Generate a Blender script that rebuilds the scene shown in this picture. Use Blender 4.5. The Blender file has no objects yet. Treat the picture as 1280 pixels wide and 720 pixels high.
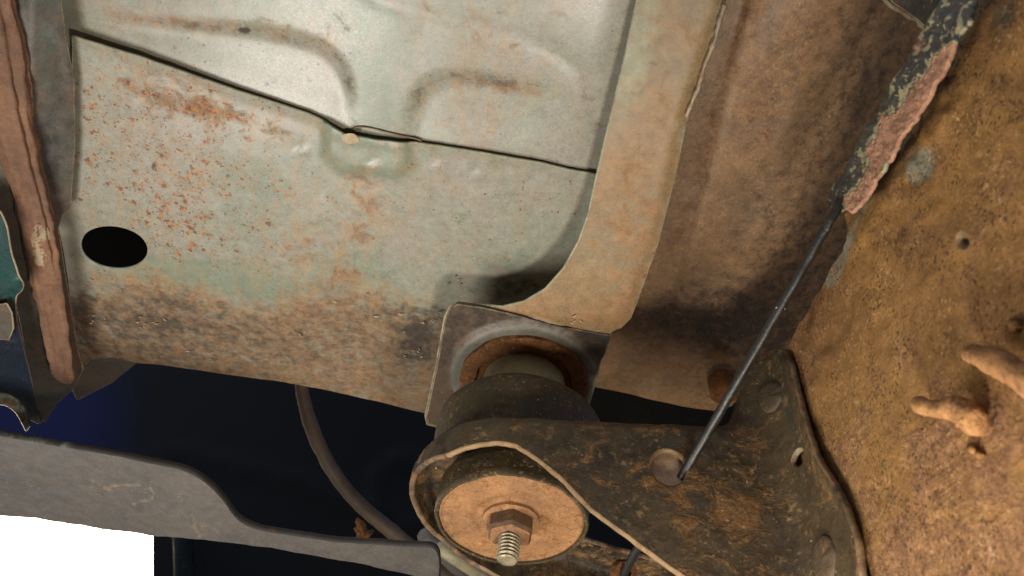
import bpy, math, random
import numpy as np
from mathutils import Vector, Matrix, noise
from mathutils.geometry import delaunay_2d_cdt

random.seed(7); rng = np.random.RandomState(7)
sc = bpy.context.scene
COL = sc.collection

# ------------------------------------------------------------------ camera
F = 985.0                                   # focal length in 1280-wide pixels
_u = np.array([100 / F, 797 / F, -1.0]); _u /= np.linalg.norm(_u)     # zenith direction seen by the lens
_fw = np.array([0, 0, -1.0])
_y = _fw - _fw.dot(_u) * _u; _y /= np.linalg.norm(_y)
_x = np.cross(_y, _u)
R = np.array([_x, _y, _u])                  # camera -> world
cam = bpy.data.cameras.new('camera'); cam_o = bpy.data.objects.new('camera', cam); COL.objects.link(cam_o)
M4 = Matrix(R.tolist()).to_4x4(); cam_o.matrix_world = M4
cam.sensor_width = 36; cam.lens = 36 * F / 1280; cam.clip_start = .005; cam.clip_end = 500
cam.dof.use_dof = True; cam.dof.focus_distance = .385; cam.dof.aperture_fstop = 20
sc.camera = cam_o

# ------------------------------------------------------------------ light
SUN_EL, SUN_AZ = math.radians(40), math.radians(-38)
world = bpy.data.worlds.new('World'); sc.world = world; world.use_nodes = True
wn = world.node_tree; bg = wn.nodes['Background']
sky = wn.nodes.new('ShaderNodeTexSky'); sky.sky_type = 'NISHITA'; sky.sun_disc = False
sky.sun_elevation = SUN_EL; sky.sun_rotation = SUN_AZ; sky.dust_density = 9; sky.air_density = 1.0
wn.links.new(sky.outputs[0], bg.inputs[0]); bg.inputs[1].default_value = .15
sl = bpy.data.lights.new('sun', 'SUN'); sl.energy = 3.0; sl.angle = math.radians(.5); sl.color = (1, .94, .85)
so = bpy.data.objects.new('sun', sl); COL.objects.link(so)
sd = Vector((math.sin(SUN_AZ) * math.cos(SUN_EL), math.cos(SUN_AZ) * math.cos(SUN_EL), math.sin(SUN_EL)))
so.rotation_euler = sd.to_track_quat('Z', 'Y').to_euler()

def area(name, loc, target, size, power, color):
    l = bpy.data.lights.new(name, 'AREA'); l.shape = 'DISK'; l.size = size; l.energy = power; l.color = color
    o = bpy.data.objects.new(name, l); COL.objects.link(o); o.location = loc
    o.rotation_euler = (Vector(loc) - Vector(target)).to_track_quat('Z', 'Y').to_euler()
    return o
area('work_lamp', (.060, .18, -.045), (.03, .29, .3), .045, .58, (1, .93, .82))
area('daylight_fill', (-.24, .30, -.11), (-.12, .20, .34), .20, 1.2, (1, .975, .90))  # added lamp standing in for daylight from the lower left opening
sc.view_settings.view_transform = 'Standard'; sc.view_settings.look = 'None'
sc.view_settings.exposure = .74; sc.view_settings.gamma = 1
sc.cycles.max_bounces = 6; sc.cycles.diffuse_bounces = 4; sc.cycles.use_denoising = True
try:
    sc.cycles.caustics_reflective = False; sc.cycles.caustics_refractive = False
except Exception: pass

# ------------------------------------------------------------------ geometry helpers
def ray(p):
    p = np.asarray(p, float)
    c = np.stack([(p[..., 0] - 640) / F, (360 - p[..., 1]) / F, -np.ones(p.shape[:-1])], -1)
    return c @ R.T
def proj(w):
    c = np.asarray(w, float) @ R
    d = -c[..., 2]
    return np.stack([640 + F * c[..., 0] / d, 360 - F * c[..., 1] / d], -1), d
def U(p, z):                                 # point of a level plane of height z
    r = ray(p); return r * (np.asarray(z) / r[..., 2])[..., None]
def onplane(p, p0, n):
    r = ray(p); t = (np.dot(p0, n)) / (r @ n); return r * t[..., None]
def sstep(a, b, x):
    t = np.clip((x - a) / (b - a), 0, 1); return t * t * (3 - 2 * t)
def blob(p, cx, cy, rx, ry, rot=0, soft=1.0):
    a = math.radians(rot); dx, dy = p[..., 0] - cx, p[..., 1] - cy
    u = (dx * math.cos(a) + dy * math.sin(a)) / rx; v = (-dx * math.sin(a) + dy * math.cos(a)) / ry
    return np.exp(-(u * u + v * v) * soft)
def dline(p, pts):
    """distance to a polyline"""
    pts = np.asarray(pts, float); best = np.full(p.shape[:-1], 1e9)
    for a, b in zip(pts[:-1], pts[1:]):
        ab = b - a; t = np.clip(((p - a) @ ab) / (ab @ ab), 0, 1)
        best = np.minimum(best, np.linalg.norm(p - (a + t[..., None] * ab), axis=-1))
    return best
def inside(p, poly):
    poly = np.asarray(poly, float); x, y = p[..., 0], p[..., 1]; r = np.zeros(x.shape, bool)
    for i in range(len(poly)):
        x1, y1 = poly[i]; x2, y2 = poly[i - 1]
        c = ((y1 > y) != (y2 > y))
        with np.errstate(divide='ignore', invalid='ignore'):
            r ^= c & (x < (x2 - x1) * (y - y1) / (y2 - y1 + 1e-12) + x1)
    return r
def sdist(p, poly):                          # signed: positive inside
    d = dline(p, list(poly) + [poly[0]]); return np.where(inside(p, poly), d, -d)
def catmull(pts, n=8, closed=False):
    pts = [np.asarray(q, float) for q in pts]; out = []; N = len(pts)
    for i in range(N if closed else N - 1):
        if closed: a, b, c, d = pts[i - 1], pts[i], pts[(i + 1) % N], pts[(i + 2) % N]
        else: a, b, c, d = pts[max(i - 1, 0)], pts[i], pts[i + 1], pts[min(i + 2, N - 1)]
        for k in range(n):
            t = k / n
            out.append(.5 * ((2 * b) + (-a + c) * t + (2 * a - 5 * b + 4 * c - d) * t * t + (-a + 3 * b - 3 * c + d) * t ** 3))
    if not closed: out.append(pts[-1])
    return np.array(out)
def resample(poly, step, closed=True, wob=0):
    poly = np.asarray(poly, float); out = []
    n = len(poly); rngi = range(n) if closed else range(n - 1)
    for i in rngi:
        a, b = poly[i], poly[(i + 1) % n]; L = np.linalg.norm(b - a); k = max(1, int(round(L / step)))
        nrm = np.array([-(b - a)[1], (b - a)[0]]) / max(L, 1e-9)
        for j in range(k):
            q = a + (b - a) * j / k
            if wob and j: q = q + nrm * wob * (noise.noise(Vector((q[0] / step / 5.2, q[1] / step / 5.2, 3))) * 1.0 + .3 * noise.noise(Vector((q[0] / step/1.7, q[1] / step/1.7, 9))))
            out.append(q)
    if not closed: out.append(poly[-1])
    return np.array(out)
def fbm(P, s, o=4):
    return np.array([noise.fractal(Vector(q) * s, .6, 2.1, o) for q in P])

def mkmesh(name, verts, faces, mats, fmat=None, smooth=None, masks=None):
    me = bpy.data.meshes.new(name); me.from_pydata([tuple(v) for v in verts], [], [tuple(int(i) for i in f) for f in faces])
    for m in mats: me.materials.append(m)
    if fmat is not None: me.polygons.foreach_set('material_index', np.asarray(fmat, dtype=np.int32))
    me.polygons.foreach_set('use_smooth', np.ones(len(faces), bool) if smooth is None else np.asarray(smooth, bool))
    if masks is not None:
        a = me.color_attributes.new('mask', 'FLOAT_COLOR', 'POINT'); a.data.foreach_set('color', np.asarray(masks, dtype=np.float32).ravel())
    me.update(); return me
def link(name, me, parent=None, label=None, cat=None, group=None, kind=None, origin=None):
    o = bpy.data.objects.new(name, me); COL.objects.link(o)
    if origin is not None and parent is None and me is not None:
        me.transform(Matrix.Translation(-Vector(origin))); o.location = origin
    if parent is not None:
        o.parent = parent
        if me is not None: me.transform(Matrix.Translation(-parent.location))
    for k, v in (('label', label), ('category', cat), ('group', group), ('kind', kind)):
        if v: o[k] = v
    return o
def thing(name, loc, label, cat, group=None):
    o = bpy.data.objects.new(name, None); COL.objects.link(o); o.location = Vector([float(q) for q in loc]); o.empty_display_size = .02
    o['label'] = label; o['category'] = cat
    if group: o['group'] = group
    return o

def sheet(name, outline, mapf, step, mats, holes=(), thick=.0012, maskf=None, wob=0, relief=None, parent=None, centre=None, rim=1.0, orient=None, **kw):
    """A piece of sheet metal: a flat outline meshed finely, laid on the surface mapf, given thickness and a rounded rim."""
    loops = [resample(outline, step, True, wob)] + [resample(h, step, True, wob * .5) for h in holes]
    allp = np.concatenate(loops); ed = []; o = 0; bidx = []
    for l in loops:
        n = len(l); ed += [(o + i, o + (i + 1) % n) for i in range(n)]; bidx.append(list(range(o, o + n))); o += n
    mn, mx = allp.min(0), allp.max(0); h = step * .87
    gx = np.arange(mn[0], mx[0], step); gy = np.arange(mn[1], mx[1], h)
    G = np.array([(x + (step / 2 if j % 2 else 0), y) for j, y in enumerate(gy) for x in gx]); G = G + (rng.rand(*G.shape) - .5) * step * .25
    keep = inside(G, loops[0])
    for l in loops[1:]: keep &= ~inside(G, l)
    G = G[keep]
    for l in loops: G = G[dline(G, list(l) + [l[0]]) > step * .55]
    P2 = np.concatenate([allp, G])
    vv, _, ff, *_r = delaunay_2d_cdt([Vector(q) for q in P2], ed, [], 0, 1e-7)
    V2 = np.array([tuple(v) for v in vv]); ff = np.array([f for f in ff])
    cen = V2[ff].mean(1); k = inside(cen, loops[0])
    for l in loops[1:]: k &= ~inside(cen, l)
    ff = ff[k]
    P = mapf(V2)
    def nrm(P):
        fn = np.cross(P[ff[:, 1]] - P[ff[:, 0]], P[ff[:, 2]] - P[ff[:, 0]]); N = np.zeros_like(P)
        for i in range(3): np.add.at(N, ff[:, i], fn)
        return N / np.maximum(np.linalg.norm(N, axis=1), 1e-12)[:, None]
    N = nrm(P)
    c0 = np.zeros(3) if centre is None else np.asarray(centre)
    ow = 1.0 if orient is None else orient(V2)[:, None]
    if ((c0 - P) * N * ow).sum() < 0: ff = ff[:, ::-1]; N = -N
    if relief is not None:
        P = P + N * relief(V2, P)[:, None]; N = nrm(P)
    # boundary
    cnt = {}
    for f in ff:
        for a, b in ((f[0], f[1]), (f[1], f[2]), (f[2], f[0])): cnt[(a, b)] = 1
    bed = [(a, b) for (a, b) in cnt if (b, a) not in cnt]
    nv = len(P); V = [P, P - N * thick]; F_ = [tuple(f) for f in ff] + [tuple(int(q) + nv for q in f[::-1]) for f in ff]
    fm = [0] * len(F_)
    T = np.zeros_like(P)
    for a, b in bed:
        t = P[b] - P[a]; t = t / max(np.linalg.norm(t), 1e-12); T[a] += t; T[b] += t
    bv = sorted({a for e in bed for a in e}); idx = {v: i for i, v in enumerate(bv)}
    Tb = T[bv]; Tb /= np.maximum(np.linalg.norm(Tb, axis=1), 1e-12)[:, None]
    Ob = np.cross(Tb, N[bv]); base = 2 * nv; nb = len(bv); prof = ((0, 0), (.28 * rim, .14), (.38 * rim, .5), (.28 * rim, .86), (0, 1))
    for q, (ou, dn) in enumerate(prof): V.append(P[bv] + Ob * thick * ou - N[bv] * thick * dn)
    for a, b in bed:
        ia, ib = idx[a], idx[b]
        for q in range(4):
            F_.append((base + q * nb + ia, base + (q + 1) * nb + ia, base + (q + 1) * nb + ib, base + q * nb + ib)); fm.append(1 if len(mats) > 1 else 0)
    V = np.concatenate(V)
    mk = None
    if maskf is not None:
        m = np.clip(maskf(V2, P), 0, 1.5); mk = np.concatenate([m, m] + [m[bv]] * 5)
    me = mkmesh(name, V, F_, mats, fm, masks=mk)
    return link(name, me, parent, **kw)

def lathe(name, prof, centre, mat, n=96, parent=None, dis=0, axis=None, masks=None, **kw):
    """prof: list of (radius, z)"""
    V = []; Fc = []; mk = []
    for i, (r, z) in enumerate(prof):
        for k in range(n):
            a = 2 * math.pi * k / n; x, y = math.cos(a), math.sin(a)
            d = dis * noise.fractal(Vector((x * 2.2, y * 2.2, z * 60)), .6, 2, 4) if dis and r > 1e-4 else 0
            V.append(((r + d) * x, (r + d) * y, z + d * .5))
    for i in range(len(prof) - 1):
        for k in range(n): Fc.append((i * n + k, i * n + (k + 1) % n, (i + 1) * n + (k + 1) % n, (i + 1) * n + k))
    V = np.array(V)
    if axis is not None: V = V @ np.array(Vector((0, 0, 1)).rotation_difference(Vector(axis)).to_matrix()).T
    V = V + np.asarray(centre)
    me = mkmesh(name, V, Fc, [mat])
    import bmesh
    b = bmesh.new(); b.from_mesh(me); bmesh.ops.recalc_face_normals(b, faces=b.faces)
    for e in b.edges:
        if len(e.link_faces) == 2 and e.calc_face_angle(0) > math.radians(50): e.smooth = False
    b.to_mesh(me); b.free()
    return link(name, me, parent, **kw)

def tube(name, pts, rad, mat, n=16, parent=None, dis=0, dscale=200, cap=True, flat=None, masks=None, groove=0, **kw):
    pts = np.asarray(pts, float); rad = np.broadcast_to(rad, (len(pts),)).astype(float)
    V = []; T = np.gradient(pts, axis=0); T /= np.linalg.norm(T, axis=1)[:, None]
    up = np.array([0, 0, 1.0]) if flat is None else np.asarray(flat, float)
    for i, (p, t) in enumerate(zip(pts, T)):
        s = np.cross(t, up); s /= np.linalg.norm(s); w = np.cross(s, t)
        sq = 1.0 if flat is None else .45
        for k in range(n):
            a = 2 * math.pi * k / n; q = p + rad[i] * (math.cos(a) * s + math.sin(a) * w * sq)
            if groove: q = q + (q - p) * groove * (noise.fractal(Vector((math.cos(a) * 2.6, math.sin(a) * 2.6, i * .03)), .6, 2, 3))
            if dis: q = q + (q - p) / max(rad[i], 1e-9) * dis * noise.fractal(Vector(q) * dscale, .6, 2, 4)
            V.append(q)
    Fc = [(i * n + k, i * n + (k + 1) % n, (i + 1) * n + (k + 1) % n, (i + 1) * n + k) for i in range(len(pts) - 1) for k in range(n)]
    if cap:
        V.append(pts[0]); V.append(pts[-1]); a = len(V) - 2; m = (len(pts) - 1) * n
        Fc += [(a, (k + 1) % n, k) for k in range(n)] + [(a + 1, m + k, m + (k + 1) % n) for k in range(n)]
    me = mkmesh(name, np.array(V), Fc, [mat])
    import bmesh
    b = bmesh.new(); b.from_mesh(me); bmesh.ops.recalc_face_normals(b, faces=b.faces); b.to_mesh(me); b.free()
    return link(name, me, parent, **kw)

# ------------------------------------------------------------------ materials
def rgb(h, k=1.0):
    h = h.lstrip('#'); c = [int(h[i:i + 2], 16) / 255 for i in (0, 2, 4)]
    return tuple(k * (q / 12.92 if q <= .04045 else ((q + .055) / 1.055) ** 2.4) for q in c) + (1,)

def weathered(name, base, base2, rust='#9c6238', rust2='#6e4327', teal='#7d8c7c', dark='#2c2620', k=.8,
              rust0=0.0, speck=-.2, chips=.0, dark0=0.0, rough=.5, rrough=.85, bump=.25, fine=900, blot=45, scratch=0.0, metallic=0.0, spec=.5, patt=1.0, teal0=0.0, sp_scale=420, grit=.0, jit=.85, mott=.5, freckle=0, stain=0.0, tn=1.3, gs=1.0):
    m = bpy.data.materials.new(name); m.use_nodes = True; nt = m.node_tree; N = nt.nodes; L = nt.links
    bs = N['Principled BSDF']
    tc = N.new('ShaderNodeTexCoord'); co = tc.outputs['Object']
    at = N.new('ShaderNodeAttribute'); at.attribute_name = 'mask'; sp = N.new('ShaderNodeSeparateColor'); L.new(at.outputs['Color'], sp.inputs[0])
    def nz(scale, det=5, rough_=.6, dist=0, stretch=None, off=0):
        n = N.new('ShaderNodeTexNoise'); n.inputs['Scale'].default_value = scale; n.inputs['Detail'].default_value = det
        n.inputs['Roughness'].default_value = rough_; n.inputs['Distortion'].default_value = dist
        mp = N.new('ShaderNodeMapping'); mp.inputs['Location'].default_value = (off, off * 1.7, off * .6)
        if stretch: mp.inputs['Scale'].default_value = stretch[0]; mp.inputs['Rotation'].default_value = stretch[1]
        L.new(co, mp.inputs[0]); L.new(mp.outputs[0], n.inputs['Vector']); return n.outputs['Fac']
    def mth(op, a, b=None, c=None, clamp=False):
        n = N.new('ShaderNodeMath'); n.operation = op; n.use_clamp = clamp
        for i, q in enumerate((a, b, c)):
            if q is None: continue
            if isinstance(q, (int, float)): n.inputs[i].default_value = q
            else: L.new(q, n.inputs[i])
        return n.outputs[0]
    def rng_(v, a, b):
        n = N.new('ShaderNodeMapRange'); n.interpolation_type = 'SMOOTHSTEP'; L.new(v, n.inputs[0]); n.inputs[1].default_value = a; n.inputs[2].default_value = b; return n.outputs[0]
    def mix(f, a, b):
        n = N.new('ShaderNodeMix'); n.data_type = 'RGBA'
        for s, q in ((0, f), (6, a), (7, b)):
            if isinstance(q, (float, int)): n.inputs[s].default_value = q
            elif isinstance(q, tuple): n.inputs[s].default_value = q
            else: L.new(q, n.inputs[s])
        return n.outputs[2]
    n_big = nz(blot * .45, 5, .62, .4); n_mid = nz(blot * 2.2, 7, .68, .6, off=3); n_fine = nz(fine, 3, .6, off=7); n_sp = nz(sp_scale, 4, .62, .3, off=11)
    c = mix(rng_(n_big, .35, .68), rgb(base, k), rgb(base2, k))
    c = mix(rng_(mth('ADD', mth('ADD', sp.outputs[1], teal0), mth('MULTIPLY', mth('SUBTRACT', n_mid, .5), tn)), .25, .75), c, rgb(teal, k))
    if stain:
        st_ = mth('MULTIPLY', rng_(nz(95, 8, .75, .5, ((1.3, .55, 1), (0, 0, .2)), 41), .44, .60), mth('ADD', mth('MULTIPLY', sp.outputs[0], 1.4, clamp=True), .22))
        c = mix(mth('MULTIPLY', st_, stain), c, rgb('#b08a5c', k))
    rm = rng_(mth('ADD', mth('ADD', sp.outputs[0], rust0), mth('MULTIPLY', mth('SUBTRACT', n_mid, .5), 2.2 * patt)), .2, .8)
    rc = mix(rng_(nz(blot * 5, 6, .7, .5, off=5), .32, .68), rgb(rust, k), rgb(rust2, k))
    c = mix(mth('MULTIPLY', rm, .9), c, rc)
    mo = rng_(nz(300, 8, .78, .2, off=31), .49, .60); mo2 = rng_(nz(230, 8, .78, .2, off=37), .52, .62)
    c = mix(mth('MULTIPLY', mo, mth('ADD', mth('MULTIPLY', rm, .75 * mott), .20 * mott)), c, rgb(rust2, k * .75))
    c = mix(mth('MULTIPLY', mo2, mth('ADD', mth('MULTIPLY', rm, .6 * mott), .10 * mott)), c, mix(.45, rgb(rust, k), rgb(base, k * 1.25)))
    # small rust specks, gathered where the alpha mask says so
    sa = mth('ADD', mth('MULTIPLY', at.outputs['Alpha'] if 'Alpha' in at.outputs else 0.0, .20), speck)
    thr = mth('SUBTRACT', .80, sa)
    smk = rng_(mth('SUBTRACT', mth('ADD', n_sp, mth('MULTIPLY', mth('SUBTRACT', n_mid, .5), .25)), thr), -.02, .05)
    if freckle:
        for vs, vk in ((430, 1.0), (210, .75), (900, 1.1)):
            nv = N.new('ShaderNodeTexNoise'); nv.inputs['Scale'].default_value = 700; L.new(co, nv.inputs['Vector'])
            va = N.new('ShaderNodeVectorMath'); va.operation = 'MULTIPLY_ADD'; L.new(nv.outputs['Color'], va.inputs[0]); va.inputs[1].default_value = (.0014,) * 3; L.new(co, va.inputs[2])
            vo = N.new('ShaderNodeTexVoronoi'); vo.inputs['Scale'].default_value = vs; L.new(va.outputs[0], vo.inputs['Vector'])
            sc_ = N.new('ShaderNodeSeparateColor'); L.new(vo.outputs['Color'], sc_.inputs[0])
            rad_ = mth('MULTIPLY', mth('MULTIPLY', mth('POWER', sc_.outputs[0], 2.6), vk * .62), mth('MULTIPLY', at.outputs['Alpha'], mth('ADD', .35, rng_(n_mid, .38, .62))))
            smk = mth('MAXIMUM', smk, rng_(mth('SUBTRACT', rad_, vo.outputs['Distance']), .0, .07))
    c = mix(mth('MULTIPLY', smk, .85), c, mix(rng_(nz(260, 3, .6, off=33), .38, .6), rgb('#bb7a46', k), rgb('#6e3f26', k)))
    # grime, and shade painted through the same blue mask
    dm = rng_(mth('ADD', mth('ADD', sp.outputs[2], dark0), mth('MULTIPLY', mth('SUBTRACT', nz(blot * 3.3, 8, .72, .3, off=9), .5), 1.9)), .22, .85)
    c = mix(mth('MULTIPLY', dm, .92), c, rgb(dark, k))
    if grit:
        c = mix(mth('MULTIPLY', rng_(nz(620 * gs, 4, .6, .2, off=21), .545, .60), mth('MULTIPLY', rng_(nz(60, 5, .7, off=22), .35, .62), grit * 1.25)), c, rgb('#2e2218', k))
        c = mix(mth('MULTIPLY', rng_(nz(520 * gs, 3, .6, off=25), .57, .63), mth('MULTIPLY', rng_(nz(45, 5, .7, off=26), .40, .66), grit * .9)), c, rgb('#d2a873', k))
    if scratch:
        s1 = rng_(nz(60, 4, .6, .2, ((1.0, 22, 1), (0, 0, .6)), 13), .68, .74); s2 = rng_(nz(30, 3, .5, off=15), .5, .6)
        c = mix(mth('MULTIPLY', mth('MULTIPLY', s1, s2), scratch), c, rgb('#d8b98f', k))
    if chips:
        c = mix(rng_(mth('ADD', nz(650, 2, .5, off=17), mth('MULTIPLY', mth('SUBTRACT', n_mid, .5), .3)), .80 - chips * .1, .84 - chips * .1), c, rgb('#d9cdb4', k))
    # value jitter
    hv = N.new('ShaderNodeHueSaturation'); L.new(c, hv.inputs['Color'])
    L.new(mth('ADD', mth('ADD', mth('MULTIPLY', n_fine, jit), mth('MULTIPLY', nz(160, 5, .7, off=19), jit * 1.3)), 1 - jit * 1.15), hv.inputs['Value']); L.new(hv.outputs[0], bs.inputs['Base Color'])
    L.new(mth('ADD', mth('ADD', mth('MULTIPLY', rm, rrough - rough), rough), mth('MULTIPLY', mth('SUBTRACT', n_fine, .5), .25), clamp=True), bs.inputs['Roughness'])
    bs.inputs['Metallic'].default_value = metallic; bs.inputs['Specular IOR Level'].default_value = spec
    b1 = N.new('ShaderNodeBump'); b1.inputs['Strength'].default_value = bump; b1.inputs['Distance'].default_value = .0006
    hgt = mth('ADD', mth('MULTIPLY', n_fine, .5), mth('ADD', mth('MULTIPLY', rm, mth('MULTIPLY', n_sp, 1.4)), mth('MULTIPLY', nz(190, 6, .7, off=23), .8)))
    L.new(hgt, b1.inputs['Height']); L.new(b1.outputs[0], bs.inputs['Normal'])
    return m

PAN = weathered('old_grey_green_paint', '#a09a8e', '#999a8a', teal='#87907e', rust='#a07850', rust2='#7c6048', dark='#3d342c', speck=-.12, patt=.75, chips=.12, scratch=.15, rough=.36, bump=.13, jit=.55, mott=.55, freckle=1, stain=.75, spec=.65)
STRAP = weathered('tan_dusty_paint', '#98764f', '#8a7858', teal='#97977b', rust='#ac7a50', rust2='#96704c', dark='#44362b', patt=.9, scratch=.9, rough=.5, bump=.2, chips=.25)
PLATE = weathered('blue_grey_plate_paint', '#65543f', '#5a4836', teal='#68655a', rust='#b0764c', rust2='#6d4a32', dark='#2e2620', rough=.5, bump=.25, chips=.3)
EDGE = weathered('worn_bright_edge', '#b09c7c', '#857662', rust0=.2, patt=1.5, rough=.5, bump=.2)
PALEEDGE = weathered('pale_green_edge', '#9aa48c', '#b0a487', dark0=.1, rough=.45, bump=.2)
SILL = weathered('brown_primer_sill', '#94724e', '#7c6148', teal='#75685a', rust='#9c6f49', rust2='#70523b', dark='#2f2118', scratch=.4, rough=.5, bump=.4, blot=45, patt=.6, grit=.28, mott=.9, jit=.95)
RAIL = weathered('orange_scaled_rust', '#9b7241', '#7a5735', teal='#8d8772', rust='#ab7f5a', rust2='#75523c', dark='#3e2a1c', rust0=.15, rough=.85, bump=.8, fine=900, grit=.62, gs=1.25, patt=1.2, mott=.8, spec=.2, teal0=-.10, blot=24, chips=.35, jit=.8)
TAB = weathered('tan_rust_tab', '#b88755', '#a3734a', rust='#c09064', rust2='#7d5336', dark='#3e2a1c', rust0=.2, rough=.8, bump=.9, grit=.5, mott=.8, spec=.2)
BRKT = weathered('mossy_black_bracket', '#5c4c34', '#3e3729', teal='#3f4840', rust='#9a7040', rust2='#6b4c2b', dark='#1a1610', rust0=.10, dark0=.14, rough=.45, rrough=.75, bump=.7, chips=.55, blot=36, spec=.4, patt=1.9, mott=.6, grit=.35, gs=.8)
BEDGE = weathered('rubbed_tan_edge', '#937550', '#6e5638', rust='#7a5231', rust0=.1, dark0=.15, patt=1.4, rough=.6, bump=.5)
DISC = weathered('orange_rust_washer', '#a3774f', '#8a6547', mott=.9, rust='#ae7245', rust2='#7a5233', gs=1.1, teal='#8d8070', dark='#4a3a2c', rust0=.10, dark0=.08, rough=.7, bump=.5, chips=.2, grit=.3, blot=70, spec=.2, teal0=.15, patt=1.9)
RUSTRING = weathered('brown_rust_ring', '#7d5230', '#5f3d24', rust='#8d5c34', rust2='#43291a', dark='#241910', rust0=.4, dark0=.12, rough=.85, bump=1.0, grit=.35, spec=.2)
RUBBER = weathered('dusty_black_rubber', '#4a3d26', '#362e20', rust='#77592f', rust2='#4a3a22', teal='#3a382c', dark='#15110b', rust0=.16, dark0=.10, speck=-.3, rough=.55, bump=.8, chips=.7, blot=60, spec=.4, grit=.3, patt=1.5, mott=.8)
SPACER = weathered('cream_spacer', '#a69c7c', '#9a8f70', rust0=-.1, dark0=-.1, rough=.45, bump=.2)
STEEL = weathered('dirty_bolt_steel', '#a89c80', '#8e8266', rust='#a9794e', dark='#3b3226', rust0=.0, rough=.4, bump=.3, metallic=.3)
NUT = weathered('rusty_nut', '#6a4c30', '#54402c', rust='#8d5a34', rust2='#4b2f1e', rust0=.3, rough=.7, bump=.6)
LINE = weathered('black_brake_line_coating', '#1f1d1b', '#181716', rust='#6d5f52', rust2='#423a33', dark='#1b1a19', rust0=.0, dark0=.1, rough=.45, bump=.4, chips=.5)
SLEEVE = weathered('tarry_black_flakes', '#3c3f3e', '#55503f', rust='#9c9068', rust2='#5c5340', dark='#15171a', dark0=.22, rust0=.10, rough=.4, bump=1.2, chips=1.1, blot=110, patt=1.6)
PINK = weathered('bare_pink_rust', '#b58a6c', '#a2745a', rust='#a8664a', rust2='#8a5640', dark='#4d3326', rust0=.12, rough=.8, bump=.6, blot=90)
LEFTB = weathered('dark_stained_bracket', '#5d4d40', '#4b4a40', teal='#3f5248', rust='#93603f', rust2='#5f4030', dark='#262422', dark0=.05, rust0=.05, rough=.55, bump=.35, chips=.2)
RIDGE = weathered('pink_brown_rust', '#8a6349', '#6c4c3a', rust='#83593f', rust2='#5e3d2f', dark='#33241f', rust0=.2, dark0=.2, speck=-.12, chips=.3, rough=.75, bump=.7)
TEAL = weathered('teal_body_paint', '#1f4744', '#1c3a3c', speck=-.3, rust='#5a4a42', rust2='#3c3a38', dark='#181c2c', rough=.3, bump=.3, dark0=.1)
VOID = weathered('void_dark_and_haze', '#020409', '#020308', jit=.3, mott=0, patt=.3, tn=.25, rust='#0a0a0e', rust2='#060608', teal='#091a55', dark='#010102', rough=.7, bump=.15, spec=.15, dark0=.1, speck=-.6)  # unlit void as a colour; its teal tone stands for lens haze
DRIM = weathered('dark_plate_edge', '#34302d', '#26231f', rust='#4a3c30', rough=.7, bump=.4, chips=.1)  # darker colour for the frame plate's edge face
MEMB = weathered('grey_dusty_member', '#5a5653', '#67605a', jit=.7, grit=.15, mott=.3, rust='#8d7d6a', rust2='#6a5c50', teal='#5c5d64', dark='#33302f', speck=-.2, rough=.6, bump=.3, chips=.25, scratch=.4)
HOSE = weathered('brown_dusty_hose', '#4e3b28', '#3b2d20', rust='#73523c', rust2='#4a3428', dark='#1d1a19', rust0=.05, rough=.7, bump=.5)
GROUND = weathered('dark_asphalt', '#55514b', '#4a4742', rough=.9, bump=.2, blot=1, fine=60, sp_scale=20)

RIVET = weathered('worn_rivet_rust', '#5f4b33', '#4a3c2a', patt=1.8, rust='#94703f', rust2='#553a24', dark='#241c15', rust0=.15, dark0=.12, rough=.7, bump=.8, chips=.3)
FLK = weathered('pale_flake', '#cfbf9c', '#a98f6c', rust0=-.1, dark0=-.2, rough=.6)
POST = weathered('dark_teal_post', '#07181a', '#061416', dark0=.1, speck=-.5, rough=.8, spec=.1)
GAPSHADE = weathered('gap_shade_black', '#1a1512', '#120f0d', rust='#2c2018', dark='#080706', speck=-.5, rough=.85, bump=.4, spec=.1)  # shade of the gap below the sill, as a colour
LITWALL = weathered('lit_wall_tan', '#e6c6a4', '#cfa988', rust='#9a6f52', scratch=1.0, dark0=.02, rough=.7)  # pale colour imitating the lit far wall inside the bracket
# ------------------------------------------------------------------ the ground far below the car
def grid_plane(name, cx, cy, z, hw, mat, **kw):
    v = [(cx - hw, cy - hw, z), (cx + hw, cy - hw, z), (cx + hw, cy + hw, z), (cx - hw, cy + hw, z)]
    return link(name, mkmesh(name, v, [(0, 1, 2, 3)], [mat]), kind='structure', **kw)
grid_plane('ground', 0, 0, -.32, 150, GROUND)

# ------------------------------------------------------------------ key positions
AX = ray((639, 651)) * .36                    # centre of the mount's bottom washer
def zc(c):
    z = np.linspace(.1, .5, 6001); P = np.stack([np.full_like(z, AX[0]), np.full_like(z, AX[1]), z], -1); q, _ = proj(P)
    return float(z[np.argmin(abs(q[:, 1] - c))])
ZD = zc(651); ZT = zc(600)                    # washer face, bracket top
def rm(px, c): return px * proj(np.array([AX[0], AX[1], zc(c)]))[1] / F

# rail plane (upright, running away to the left)
ZR = .26
ra, rb = U((1215, 0), ZR), U((985, 440), ZR); rdir = (ra - rb) / np.linalg.norm(ra - rb)   # towards the camera
RN = np.cross(rdir, (0, 0, 1)); RN /= np.linalg.norm(RN)
if RN[0] > 0: RN = -RN                        # faces the mount

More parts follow.
